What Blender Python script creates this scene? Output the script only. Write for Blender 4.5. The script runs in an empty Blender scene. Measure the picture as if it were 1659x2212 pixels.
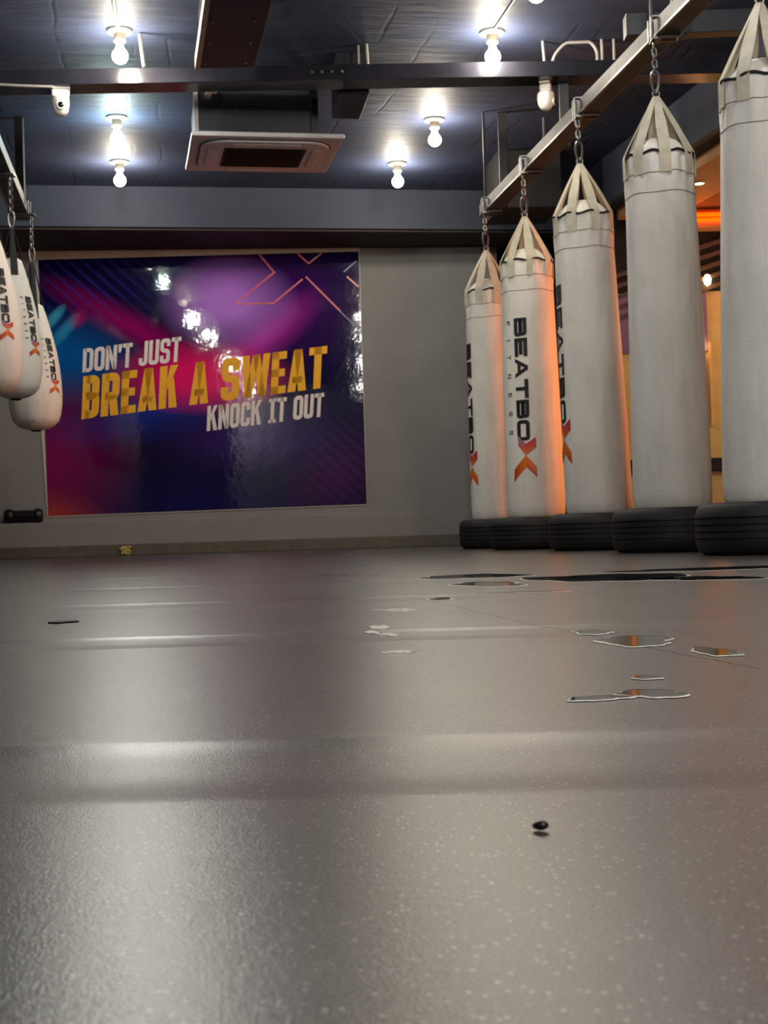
import bpy, bmesh, math, random
from mathutils import Vector, Matrix

random.seed(7)
SC = bpy.context.scene
COL = SC.collection
PI = math.pi
rad = math.radians

# ------------------------------------------------------------------ camera
F_PX, CAM_H, ROLL = 3070.0, 0.122, 0.030
PITCH = math.atan((1152 - 1106) / F_PX)
FW = Vector((0, math.cos(PITCH), math.sin(PITCH)))
R0 = Vector((1, 0, 0))
U0 = R0.cross(FW)
RT = math.cos(ROLL) * R0 - math.sin(ROLL) * U0
UP = math.sin(ROLL) * R0 + math.cos(ROLL) * U0
cam_data = bpy.data.cameras.new('camera')
cam = bpy.data.objects.new('camera', cam_data)
COL.objects.link(cam)
cam.matrix_world = Matrix(((RT.x, UP.x, -FW.x, 0), (RT.y, UP.y, -FW.y, 0), (RT.z, UP.z, -FW.z, CAM_H), (0, 0, 0, 1)))
cam_data.sensor_fit = 'VERTICAL'
cam_data.sensor_height = 36.0
cam_data.lens = 36.0 * F_PX / 2212.0
cam_data.clip_start = 0.02
cam_data.dof.use_dof = True
cam_data.dof.focus_distance = 1.5
cam_data.dof.aperture_fstop = 30.0
SC.camera = cam

# ------------------------------------------------------------------ world, exposure, lights out of frame
SC.view_settings.view_transform = 'Standard'
SC.view_settings.look = 'None'
SC.view_settings.gamma = 1.0
SC.view_settings.use_curve_mapping = False
SC.view_settings.exposure = 0.58
BULB_STRENGTH = 185.0
REAR_LAMP_W = 16.0
world = bpy.data.worlds.new('world')
SC.world = world
world.use_nodes = True
world.node_tree.nodes['Background'].inputs[0].default_value = (0.30, 0.32, 0.36, 1)
world.node_tree.nodes['Background'].inputs[1].default_value = 0.05
SC.cycles.max_bounces = 8
SC.cycles.diffuse_bounces = 5
SC.cycles.sample_clamp_indirect = 6.0
SC.cycles.use_denoising = True


def lamp_or_fill(x, y, z, w, color=(1.0, 0.955, 0.895), r=0.045):
    d = bpy.data.lights.new('lamp_or_fill_light', 'POINT')
    d.energy = w
    d.color = color
    d.shadow_soft_size = r
    o = bpy.data.objects.new('lamp_or_fill_light', d)
    o.location = (x, y, z)
    COL.objects.link(o)


# the two rows of bare bulbs go on above and behind the camera
for y in (5.6, 2.6, -0.9):
    lamp_or_fill(-1.36 - 0.19 * (y - 7.7), y, 2.80, REAR_LAMP_W)
    lamp_or_fill(0.69 - 0.19 * (y - 7.88), y, 2.80, REAR_LAMP_W)
# a lamp behind the pillar added to shade the floor, and fill lights added to brighten the right-hand bags
lamp_or_fill(0.03, -2.1, 2.70, REAR_LAMP_W * 12.0)
for y in (3.9, 1.9):
    lamp_or_fill(1.75 - 0.19 * (y - 5.4), y, 2.80, REAR_LAMP_W)
# orange sign in the passage, outside the frame to the right
sign = bpy.data.lights.new('orange_sign_light', 'AREA')
sign.energy = 13
sign.color = (1.0, 0.25, 0.06)
sign.shape = 'RECTANGLE'
sign.size, sign.size_y = 1.9, 0.35
sign.spread = rad(112)
sign_o = bpy.data.objects.new('orange_sign_light', sign)
sign_o.location = (2.95, 8.75, 1.15)
sign_o.rotation_euler = (0, rad(90), 0)
COL.objects.link(sign_o)
lamp_or_fill(3.3, 10.3, 1.6, 14, (1.0, 0.74, 0.42), 0.10)  # unseen warm light, set to brighten the amber passage wall
lamp_or_fill(2.5, 10.80, 2.30, 2.2, (1.0, 0.13, 0.01), 0.04)  # extra point light added to carry the neon tube's orange glow


# ------------------------------------------------------------------ material helpers
def lin(r, g, b):
    def f(c):
        c /= 255.0
        return c / 12.92 if c <= 0.04045 else ((c + 0.055) / 1.055) ** 2.4
    return (f(r), f(g), f(b), 1.0)


class NT:
    def __init__(self, name):
        self.m = bpy.data.materials.new(name)
        self.m.use_nodes = True
        self.t = self.m.node_tree
        self.b = self.t.nodes['Principled BSDF']

    def n(self, kind, **props):
        nd = self.t.nodes.new(kind)
        for k, v in props.items():
            setattr(nd, k, v)
        return nd

    def set(self, nd, key, v):
        s = nd.inputs[key]
        if isinstance(v, bpy.types.NodeSocket):
            self.t.links.new(v, s)
        else:
            s.default_value = v

    def math(self, op, a, b=0.0, clamp=False):
        nd = self.n('ShaderNodeMath', operation=op, use_clamp=clamp)
        self.set(nd, 0, a)
        self.set(nd, 1, b)
        return nd.outputs[0]

    def obj(self):
        return self.n('ShaderNodeTexCoord').outputs['Object']

    def sep(self, v):
        nd = self.n('ShaderNodeSeparateXYZ')
        self.set(nd, 0, v)
        return nd.outputs

    def mapping(self, v, loc=(0, 0, 0), rot=(0, 0, 0), scale=(1, 1, 1), kind='POINT'):
        nd = self.n('ShaderNodeMapping', vector_type=kind)
        self.set(nd, 'Vector', v)
        nd.inputs['Location'].default_value = loc
        nd.inputs['Rotation'].default_value = rot
        nd.inputs['Scale'].default_value = scale
        return nd.outputs[0]

    def noise(self, v, scale, detail=3.0, rough=0.5, out='Fac'):
        nd = self.n('ShaderNodeTexNoise')
        self.set(nd, 'Vector', v)
        nd.inputs['Scale'].default_value = scale
        nd.inputs['Detail'].default_value = detail
        nd.inputs['Roughness'].default_value = rough
        return nd.outputs[0 if out == 'Fac' else 1]

    def ramp(self, f, stops, interp='LINEAR'):
        nd = self.n('ShaderNodeValToRGB')
        nd.color_ramp.interpolation = interp
        el = nd.color_ramp.elements
        while len(el) < len(stops):
            el.new(0.5)
        for e, (p, c) in zip(el, stops):
            e.position = p
            e.color = c if len(c) == 4 else (*c, 1)
        self.set(nd, 0, f)
        return nd.outputs[0]

    def mix(self, f, a, b, blend='MIX'):
        nd = self.n('ShaderNodeMix', data_type='RGBA', blend_type=blend)
        self.set(nd, 0, f)
        self.set(nd, 6, a)
        self.set(nd, 7, b)
        return nd.outputs[2]

    def maprange(self, v, a, b, c=0.0, d=1.0, smooth=False):
        nd = self.n('ShaderNodeMapRange')
        if smooth:
            nd.interpolation_type = 'SMOOTHSTEP'
        self.set(nd, 0, v)
        for i, x in enumerate((a, b, c, d)):
            nd.inputs[i + 1].default_value = x
        return nd.outputs[0]

    def bump(self, height, distance, strength=1.0, normal=None):
        nd = self.n('ShaderNodeBump')
        self.set(nd, 'Height', height)
        nd.inputs['Distance'].default_value = distance
        nd.inputs['Strength'].default_value = strength
        if normal is not None:
            self.set(nd, 'Normal', normal)
        return nd.outputs[0]

    def p(self, **kw):
        for k, v in kw.items():
            self.set(self.b, k.replace('_', ' '), v)
        return self


def simple(name, rgb, rough=0.6, metal=0.0, spec=0.5, var=0.10, scale=14.0, bump=0.0, bscale=60.0):
    """a paint / metal / rubber with mottled colour and a little surface grain"""
    t = NT(name)
    o = t.obj()
    c = lin(*rgb)
    dark = tuple(x * (1 - var) for x in c[:3]) + (1,)
    lite = tuple(min(1, x * (1 + var)) for x in c[:3]) + (1,)
    t.p(Base_Color=t.ramp(t.noise(o, scale, 4), [(0.35, dark), (0.65, lite)]), Roughness=rough, Metallic=metal)
    t.b.inputs['Specular IOR Level'].default_value = spec
    if bump:
        t.p(Normal=t.bump(t.noise(o, bscale, 3), bump))
    return t.m


def glow(name, rgb, strength):
    t = NT(name)
    t.p(Base_Color=lin(*rgb), Emission_Color=lin(*rgb), Emission_Strength=strength, Roughness=0.3)
    return t.m


# ------------------------------------------------------------------ mesh helpers
def obj(name, bm, mat, parent=None, smooth=True, bevel=0.0):
    bmesh.ops.recalc_face_normals(bm, faces=bm.faces[:])
    me = bpy.data.meshes.new(name)
    bm.to_mesh(me)
    bm.free()
    if mat is not None:
        me.materials.append(mat)
    if smooth:
        me.polygons.foreach_set('use_smooth', [True] * len(me.polygons))
        try:
            me.set_sharp_from_angle(angle=rad(38))
        except Exception:
            pass
    o = bpy.data.objects.new(name, me)
    COL.objects.link(o)
    if parent is not None:
        o.parent = parent
    if bevel:
        md = o.modifiers.new('bevel', 'BEVEL')
        md.width = bevel
        md.segments = 2
        md.limit_method = 'ANGLE'
    return o


def thing(name, label, cat, loc=(0, 0, 0), rot=(0, 0, 0), group=None):
    o = bpy.data.objects.new(name, None)
    o.empty_display_size = 0.05
    COL.objects.link(o)
    o.location = loc
    o.rotation_euler = rot
    return tag(o, label, cat, group)


def tag(o, label, cat, group=None):
    o['label'] = label
    o['category'] = cat
    if group:
        o['group'] = group
    return o


def struct(o, label=None):
    o['kind'] = 'structure'
    if label:
        o['label'] = label
    return o


def copy_tree(o, parent=None):
    c = o.copy()
    COL.objects.link(c)
    if parent is not None:
        c.parent = parent
    for ch in list(o.children):
        copy_tree(ch, c)
    return c


def B():
    return bmesh.new()


def add_box(bm, lo, hi, mtx=None):
    vs = [bm.verts.new((x, y, z)) for x in (lo[0], hi[0]) for y in (lo[1], hi[1]) for z in (lo[2], hi[2])]
    for f in ((0, 1, 3, 2), (4, 6, 7, 5), (0, 4, 5, 1), (2, 3, 7, 6), (0, 2, 6, 4), (1, 5, 7, 3)):
        bm.faces.new([vs[i] for i in f])
    if mtx is not None:
        bmesh.ops.transform(bm, matrix=mtx, verts=vs)
    return bm


def add_prism(bm, pts, z0, z1):
    """polygon in the floor plan, extruded from z0 to z1"""
    a = [bm.verts.new((x, y, z0)) for x, y in pts]
    b = [bm.verts.new((x, y, z1)) for x, y in pts]
    bm.faces.new(a[::-1])
    bm.faces.new(b)
    n = len(pts)
    for i in range(n):
        bm.faces.new((a[i], a[(i + 1) % n], b[(i + 1) % n], b[i]))
    return bm


def add_lathe(bm, prof, n=48, mtx=None, wob=None, closed=False):
    rows = []
    vs = []
    for r, z in prof:
        if r < 1e-6:
            v = bm.verts.new((0, 0, z))
            rows.append([v])
            vs.append(v)
        else:
            row = []
            for i in range(n):
                a = 2 * PI * i / n
                rr = r + (wob(a, z) if wob else 0.0)
                row.append(bm.verts.new((rr * math.sin(a), -rr * math.cos(a), z)))
            rows.append(row)
            vs += row
    pairs = list(zip(rows, rows[1:]))
    if closed:
        pairs.append((rows[-1], rows[0]))
    for p, q in pairs:
        if len(p) == 1 and len(q) == 1:
            continue
        for i in range(n):
            j = (i + 1) % n
            if len(p) == 1:
                bm.faces.new((p[0], q[i], q[j]))
            elif len(q) == 1:
                bm.faces.new((p[i], q[0], p[j]))
            else:
                bm.faces.new((p[i], q[i], q[j], p[j]))
    if mtx is not None:
        bmesh.ops.transform(bm, matrix=mtx, verts=vs)
    return bm


def add_tube(bm, pts, r, n=8, closed=False):
    pts = [Vector(p) for p in pts]
    m = len(pts)
    rings = []
    prev = None
    for i, p in enumerate(pts):
        if closed:
            t = pts[(i + 1) % m] - pts[i - 1]
        else:
            t = pts[min(i + 1, m - 1)] - pts[max(i - 1, 0)]
        t.normalize()
        if prev is None:
            a = Vector((0, 0, 1)) if abs(t.z) < 0.9 else Vector((1, 0, 0))
            u = t.cross(a).normalized()
        else:
            u = (prev - t * prev.dot(t)).normalized()
        prev = u
        w = t.cross(u)
        rr = r[i] if isinstance(r, (list, tuple)) else r
        rings.append([bm.verts.new(p + rr * (math.cos(2 * PI * k / n) * u + math.sin(2 * PI * k / n) * w)) for k in range(n)])
    for i in range(m if closed else m - 1):
        a, b = rings[i], rings[(i + 1) % m]
        for k in range(n):
            bm.faces.new((a[k], a[(k + 1) % n], b[(k + 1) % n], b[k]))
    if not closed:
        bm.faces.new(rings[0][::-1])
        bm.faces.new(rings[-1])
    return bm


def add_ribbon(bm, path, sides, norms, width, thick):
    """flat strap along a path; sides / norms give the across and outward directions"""
    rows = []
    for p, s, nn in zip(path, sides, norms):
        w = width if not isinstance(width, list) else width[len(rows)]
        c = [p - s * w / 2, p + s * w / 2, p + s * w / 2 + nn * thick, p - s * w / 2 + nn * thick]
        rows.append([bm.verts.new(v) for v in c])
    for a, b in zip(rows, rows[1:]):
        for k in range(4):
            bm.faces.new((a[k], a[(k + 1) % 4], b[(k + 1) % 4], b[k]))
    bm.faces.new(rows[0][::-1])
    bm.faces.new(rows[-1])
    return bm


# ------------------------------------------------------------------ lettering (strokes drawn as flat polygons, cap height 1)
def _round(pts, rr, closed=False, seg=4):
    out = []
    m = len(pts)
    for i, p in enumerate(pts):
        p = Vector(p)
        if not closed and i in (0, m - 1):
            out.append(p)
            continue
        a, b = Vector(pts[i - 1]), Vector(pts[(i + 1) % m])
        d = min(rr, (a - p).length * 0.49, (b - p).length * 0.49)
        s, e = p + (a - p).normalized() * d, p + (b - p).normalized() * d
        for k in range(seg + 1):
            q = k / seg
            out.append((1 - q) ** 2 * s + 2 * q * (1 - q) * p + q * q * e)
    return out


def _stroke(pts, t, closed=False):
    """list of quads for a stroked polyline"""
    pts = [Vector(p) for p in pts]
    m = len(pts)
    L, R = [], []
    for i, p in enumerate(pts):
        d1 = (p - pts[i - 1]) if (i > 0 or closed) else (pts[1] - p)
        d2 = (pts[(i + 1) % m] - p) if (i < m - 1 or closed) else (p - pts[i - 1])
        d1.normalize()
        d2.normalize()
        n1, n2 = Vector((-d1.y, d1.x)), Vector((-d2.y, d2.x))
        nn = n1 + n2
        nn.normalize()
        k = t / 2 / max(0.5, nn.dot(n1))
        L.append(p + nn * k)
        R.append(p - nn * k)
    return [[L[i], L[(i + 1) % m], R[(i + 1) % m], R[i]] for i in range(m if closed else m - 1)]


def glyph(ch, w, t, rr=0.10, slab=False):
    a = t / 2
    Rr, T, M = w - a, 1 - a, 0.52
    q = []
    rect = lambda x0, y0, x1, y1: [Vector((x0, y0)), Vector((x1, y0)), Vector((x1, y1)), Vector((x0, y1))]
    quad = lambda *p: [Vector(v) for v in p]
    stem = rect(0, 0, t, 1)
    if ch == 'A':
        k = 0.56 * t
        q += [quad((0, 0), (1.08 * t, 0), (w / 2 + k, 1), (w / 2 - k, 1)), quad((w - 1.08 * t, 0), (w, 0), (w / 2 + k, 1), (w / 2 - k, 1))]
        q.append(rect(w * 0.24, 0.20, w * 0.76, 0.20 + t * 0.85))
    elif ch == 'B':
        q.append(stem)
        q += _stroke(_round([(a, T), (Rr * 0.97, T), (Rr * 0.97, M), (a, M)], rr), t)
        q += _stroke(_round([(a, M), (Rr, M), (Rr, a), (a, a)], rr), t)
    elif ch == 'C':
        q += _stroke(_round([(Rr, 0.66), (Rr, T), (a, T), (a, a), (Rr, a), (Rr, 0.34)], rr), t)
    elif ch == 'D':
        q.append(stem)
        q += _stroke(_round([(a, T), (Rr, T), (Rr, a), (a, a)], rr * 1.4), t)
    elif ch == 'E':
        q += [stem, rect(0, 1 - t, w, 1), rect(0, 0, w, t), rect(0, 0.5 - t / 2, w * 0.90, 0.5 + t / 2)]
    elif ch == 'F':
        q += [stem, rect(0, 1 - t, w, 1), rect(0, 0.5 - t / 2, w * 0.85, 0.5 + t / 2)]
    elif ch == 'I':
        if slab:
            q += [rect(w / 2 - t / 2, 0, w / 2 + t / 2, 1), rect(0, 0, w, t * 0.8), rect(0, 1 - t * 0.8, w, 1)]
        else:
            q.append(rect(0, 0, t, 1))
    elif ch == 'J':
        q += _stroke(_round([(Rr, 1), (Rr, a), (a, a), (a, 0.32)], rr), t)
    elif ch == 'K':
        q += [stem, quad((t * 0.9, 0.38), (t * 0.9, 0.60), (w - 1.05 * t, 1), (w, 1)), quad((t * 1.2, 0.55), (t * 1.9, 0.72), (w, 0), (w - 1.1 * t, 0))]
    elif ch == 'N':
        q += [stem, rect(w - t, 0, w, 1), quad((0, 1), (t, 1), (w, 0), (w - t, 0))]
    elif ch == 'O':
        q += _stroke(_round([(a, a), (Rr, a), (Rr, T), (a, T)], rr * 1.3, True), t, True)
    elif ch == 'R':
        q.append(stem)
        q += _stroke(_round([(a, T), (Rr, T), (Rr, 0.46), (a, 0.46)], rr), t)
        q.append(quad((w * 0.42, 0.48), (w * 0.42 + t, 0.48), (w, 0), (w - 1.1 * t, 0)))
    elif ch == 'S':
        q += _stroke(_round([(Rr, 0.68), (Rr, T), (a, T), (a, M + 0.02), (Rr, M - 0.04), (Rr, a), (a, a), (a, 0.32)], rr), t)
    elif ch == 'T':
        q += [rect(0, 1 - t, w, 1), rect(w / 2 - t / 2, 0, w / 2 + t / 2, 1)]
    elif ch == 'U':
        q += _stroke(_round([(a, 1), (a, a), (Rr, a), (Rr, 1)], rr), t)
    elif ch == 'W':
        k = t * 0.95
        m = w / 2
        q += [quad((0, 1), (k, 1), (w * 0.25 + k / 2, 0), (w * 0.25 - k / 2, 0)), quad((m - k / 2, 1), (m + k / 2, 1), (w * 0.25 + k / 2, 0), (w * 0.25 - k / 2, 0)),
              quad((m - k / 2, 1), (m + k / 2, 1), (w * 0.75 + k / 2, 0), (w * 0.75 - k / 2, 0)), quad((w - k, 1), (w, 1), (w * 0.75 + k / 2, 0), (w * 0.75 - k / 2, 0))]
    elif ch == "'":
        q.append(quad((0.02, 0.66), (t * 0.75, 0.66), (t * 1.1, 1), (0, 1)))
    return q


def layout(text, widths, t, gap, rr=0.10, slab=False, default=0.4, space=0.2):
    """quads of a whole line, cap height 1, starting at x = 0"""
    x = 0.0
    out = []
    for ch in text:
        if ch == ' ':
            x += space
            continue
        w = widths.get(ch, default)
        for poly in glyph(ch, w, t, rr, slab):
            out.append([Vector((v.x + x, v.y)) for v in poly])
        x += w + gap
    return out, x - gap


# ------------------------------------------------------------------ materials
def floor_material():
    t = NT('rubber_floor')
    o = t.obj()
    big = t.noise(o, 1.3, 4)
    col = t.ramp(big, [(0.3, lin(50, 47, 43)), (0.7, lin(66, 61, 56))])
    # streaky wear and fine grain
    wear = t.noise(t.mapping(o, scale=(6, 22, 6)), 1.0, 3, 0.5)
    col = t.mix(t.maprange(wear, 0.40, 0.80, 0, 0.35), col, lin(58, 51, 46))
    grain = t.noise(o, 700, 2, 0.6)
    col = t.mix(t.maprange(grain, 0.42, 0.62, 0, 0.55), col, lin(40, 36, 34))
    vor = t.n('ShaderNodeTexVoronoi')
    t.set(vor, 'Vector', o)
    vor.inputs['Scale'].default_value = 480
    rnd = t.sep(vor.outputs['Color'])[0]
    core = t.math('LESS_THAN', vor.outputs['Distance'], 0.42)
    fleck = t.math('MULTIPLY', t.math('GREATER_THAN', rnd, 0.945), core)
    col = t.mix(t.math('MULTIPLY', fleck, 0.6), col, lin(190, 184, 170))
    teal = t.math('MULTIPLY', t.math('LESS_THAN', rnd, 0.006), core)
    col = t.mix(t.math('MULTIPLY', teal, 0.8), col, lin(110, 150, 140))
    xyz = t.sep(o)
    wob = t.math('MULTIPLY', t.math('SUBTRACT', t.noise(o, 7.0, 3), 0.5), 0.05)
    # the wandering joint across the floor: x as a function of y
    bend = t.math('MULTIPLY', t.math('MAXIMUM', t.math('SUBTRACT', 1.9, xyz[1]), 0.0), 0.035)
    jx = t.math('ADD', t.math('SUBTRACT', 0.463, t.math('MULTIPLY', xyz[1], 0.1535)), bend)
    jx = t.math('ADD', jx, t.math('MULTIPLY', wob, 0.35))
    dj = t.math('ABSOLUTE', t.math('SUBTRACT', xyz[0], jx))
    near = t.maprange(xyz[1], 1.0, 1.2)
    far = t.maprange(xyz[1], 5.2, 4.0)
    joint = t.math('MULTIPLY', t.maprange(dj, 0.0006, 0.0030, 1, 0), t.math('MULTIPLY', near, far))
    col = t.mix(t.math('MULTIPLY', joint, 0.9), col, lin(22, 19, 18))
    # thin scuffs
    sc = t.n('ShaderNodeTexVoronoi', feature='DISTANCE_TO_EDGE', voronoi_dimensions='2D')
    t.set(sc, 'Vector', t.mapping(o, loc=(3.1, 1.7, 0), rot=(0, 0, 0.5), scale=(3.3, 5.0, 1)))
    sc.inputs['Scale'].default_value = 1.0
    scuff = t.math('MULTIPLY', t.maprange(sc.outputs[0], 0.0, 0.010, 1, 0), t.maprange(t.noise(o, 2.2, 2), 0.52, 0.62))
    col = t.mix(t.math('MULTIPLY', scuff, 0.4), col, lin(34, 30, 28))
    # rolls of rubber laid across the room: a shallow dip at every joint
    ph = t.math('FRACT', t.math('ADD', t.math('DIVIDE', t.math('ADD', xyz[1], t.math('MULTIPLY', xyz[0], 0.02)), 0.945), 0.196))
    dip = t.math('POWER', t.math('COSINE', t.math('MULTIPLY', t.math('SUBTRACT', ph, 0.0), 2 * PI)), 1.0)
    dip = t.maprange(dip, 0.78, 1.0, 0.0, 1.0, True)
    left = t.maprange(xyz[0], 0.55, -0.35, 0.15, 1.0)
    nrm = t.bump(t.math('MULTIPLY', dip, left), -0.0050)
    nrm = t.bump(t.noise(o, 3.0, 2), 0.0010, 1.0, nrm)
    nrm = t.bump(t.noise(t.mapping(o, scale=(1, 1.7, 1)), 60, 3, 0.6), 0.00010, 1.0, nrm)
    nrm = t.bump(t.noise(o, 320, 2, 0.6), 0.00009, 1.0, nrm)
    nrm = t.bump(t.noise(o, 750, 2, 0.6), 0.00019, 1.0, nrm)
    nrm = t.bump(fleck, 0.0003, 1.0, nrm)
    ro = t.math('ADD', 0.245, t.math('MULTIPLY', t.noise(o, 2.0, 2, 0.5), 0.09))
    t.p(Base_Color=col, Roughness=ro, Normal=nrm)
    dull = t.math('MAXIMUM', t.math('MULTIPLY', joint, 0.97), t.math('MULTIPLY', scuff, 0.35))
    dull = t.math('MAXIMUM', dull, t.maprange(grain, 0.45, 0.60, 0, 0.6))
    t.p(Specular_IOR_Level=t.math('MULTIPLY', t.math('SUBTRACT', 1.0, dull), 1.0))
    return t.m


def ceiling_material():
    t = NT('painted_ceiling')
    o = t.mapping(t.obj(), rot=(0, 0, rad(-10.5)))
    n = t.noise(o, 1.2, 5, 0.6)
    col = t.ramp(n, [(0.3, lin(48, 56, 80)), (0.7, lin(66, 74, 98))])
    xyz = t.sep(o)
    wob = t.math('MULTIPLY', t.math('SUBTRACT', t.noise(o, 1.1, 2), 0.5), 0.20)
    seam = None
    h = None
    for off, per in ((0.13, 0.61), (0.42, 0.83)):
        f = t.math('FRACT', t.math('DIVIDE', t.math('ADD', t.math('ADD', xyz[0], wob), off + 9), per))
        d = t.math('MULTIPLY', t.math('ABSOLUTE', t.math('SUBTRACT', f, 0.5)), per)
        s = t.maprange(d, 0.002, 0.014, 1, 0)
        s = t.math('MULTIPLY', s, t.maprange(t.noise(o, 1.7, 2), 0.45, 0.58))
        seam = s if seam is None else t.math('MAXIMUM', seam, s)
    f = t.math('FRACT', t.math('DIVIDE', t.math('ADD', xyz[1], t.math('MULTIPLY', wob, 0.2)), 0.47))
    s = t.maprange(t.math('MULTIPLY', t.math('ABSOLUTE', t.math('SUBTRACT', f, 0.5)), 0.47), 0.001, 0.007, 1, 0)
    ridge = t.math('MULTIPLY', s, 0.5)
    h = t.math('MAXIMUM', seam, ridge)
    col = t.mix(t.math('MULTIPLY', seam, 0.5), col, lin(38, 38, 46))
    nrm = t.bump(h, -0.0015)
    nrm = t.bump(t.noise(t.mapping(o, scale=(1, 4, 1)), 3.0, 4, 0.6), 0.006, 1.0, nrm)
    t.p(Base_Color=col, Roughness=0.62, Normal=nrm)
    t.b.inputs['Specular IOR Level'].default_value = 0.3
    return t.m


def poster_material():
    t = NT('printed_vinyl')
    uv = t.n('ShaderNodeUVMap').outputs[0]
    c = lin(19, 10, 60)

    def blob(col, px, py, sx, sy, rgb, k, rot=0.0, pw=1.4):
        m = t.mapping(uv, ((px - 83) / 571, (1112 - py) / 571, 0), (0, 0, rad(rot)), (sx / 571, sy / 571, 1), 'TEXTURE')
        g = t.n('ShaderNodeTexGradient', gradient_type='SPHERICAL')
        t.set(g, 0, m)
        f = t.math('MULTIPLY', t.math('POWER', g.outputs[1], pw), k)
        return t.mix(f, col, lin(*rgb))

    for a in ((610, 660, 240, 180, (98, 32, 138), 0.5, 0, 1.3), (540, 950, 260, 90, (74, 34, 140), 0.7), (420, 1095, 380, 110, (22, 20, 105), 0.6),
              (85, 1000, 230, 250, (150, 0, 92), 1.1, 0, 1.2), (80, 1140, 170, 100, (215, 80, 25), 1.2),
              (135, 770, 190, 110, (8, 100, 175), 1.25, -12, 1.1), (330, 890, 300, 75, (28, 52, 160), 0.9, 12),
              (285, 710, 270, 44, (170, 8, 108), 0.95, -28, 1.2), (560, 735, 190, 58, (225, 60, 200), 0.8, 38, 1.2), (430, 815, 210, 85, (255, 30, 120), 1.4, 0, 1.0),
              (490, 655, 160, 112, (196, 130, 236), 1.35, 0, 1.1), (725, 1030, 150, 100, (90, 10, 90), 0.7, 35)):
        c = blob(c, *a)
    # soft diagonal pinstripes top left and bottom right
    wv = t.n('ShaderNodeTexWave', wave_type='BANDS', bands_direction='X')
    t.set(wv, 'Vector', t.mapping(uv, rot=(0, 0, rad(-48))))
    wv.inputs['Scale'].default_value = 9.0
    wv.inputs['Distortion'].default_value = 0.0
    st = t.maprange(wv.outputs[1], 0.55, 0.9)
    for px, py, s, rgb in ((190, 610, 190, (52, 48, 150)), (735, 1010, 150, (70, 40, 130))):
        m = t.mapping(uv, ((px - 83) / 571, (1112 - py) / 571, 0), (0, 0, 0), (s / 571, s / 571, 1), 'TEXTURE')
        g = t.n('ShaderNodeTexGradient', gradient_type='SPHERICAL')
        t.set(g, 0, m)
        c = t.mix(t.math('MULTIPLY', t.math('MULTIPLY', st, g.outputs[1]), 0.5), c, lin(*rgb))
    for a in ((116, 690, 40, 13, (70, 170, 205), 1.3, 50, 0.7), (138, 718, 52, 15, (50, 150, 200), 1.3, 50, 0.7), (168, 690, 30, 22, (200, 20, 110), 0.8, 50)):
        c = blob(c, *a)
    o = t.obj()
    nrm = t.bump(t.noise(o, 5.0, 3), 0.0012)
    nrm = t.bump(t.noise(o, 38.0, 3), 0.0002, 1.0, nrm)
    c = t.mix(1.0, c, (0.82, 0.82, 0.86, 1), 'MULTIPLY')
    t.p(Base_Color=c, Roughness=0.045, Normal=nrm)
    t.b.inputs['Specular IOR Level'].default_value = 0.5
    return t.m


def print_ink(name, rgb, worn, k=0.8):
    t = NT(name)
    o = t.obj()
    sp = t.noise(o, 22.0, 5, 0.75)
    t.p(Base_Color=t.mix(t.maprange(sp, 0.60, 0.70, 0, k), lin(*rgb), lin(*worn)), Roughness=0.6)
    return t.m


def canvas_material():
    t = NT('white_vinyl_cover')
    o = t.obj()
    n = t.noise(o, 3.0, 5, 0.6)
    col = t.ramp(n, [(0.30, lin(226, 224, 215)), (0.62, lin(240, 238, 230))])
    grime = t.noise(t.mapping(o, scale=(9, 9, 2.2)), 1.0, 5, 0.6)
    col = t.mix(t.maprange(grime, 0.52, 0.75, 0, 0.40), col, lin(178, 176, 164))
    nrm = t.bump(t.noise(o, 90, 3), 0.0008)
    nrm = t.bump(t.noise(t.mapping(o, scale=(7, 7, 1.2)), 1.0, 3), 0.018, 1.0, nrm)
    t.p(Base_Color=col, Roughness=0.55, Normal=nrm)
    return t.m


def logo_material():
    t = NT('printed_cross_mark')
    a = t.n('ShaderNodeVertexColor', layer_name='print')
    t.p(Base_Color=a.outputs[0], Roughness=0.45)
    return t.m


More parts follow.
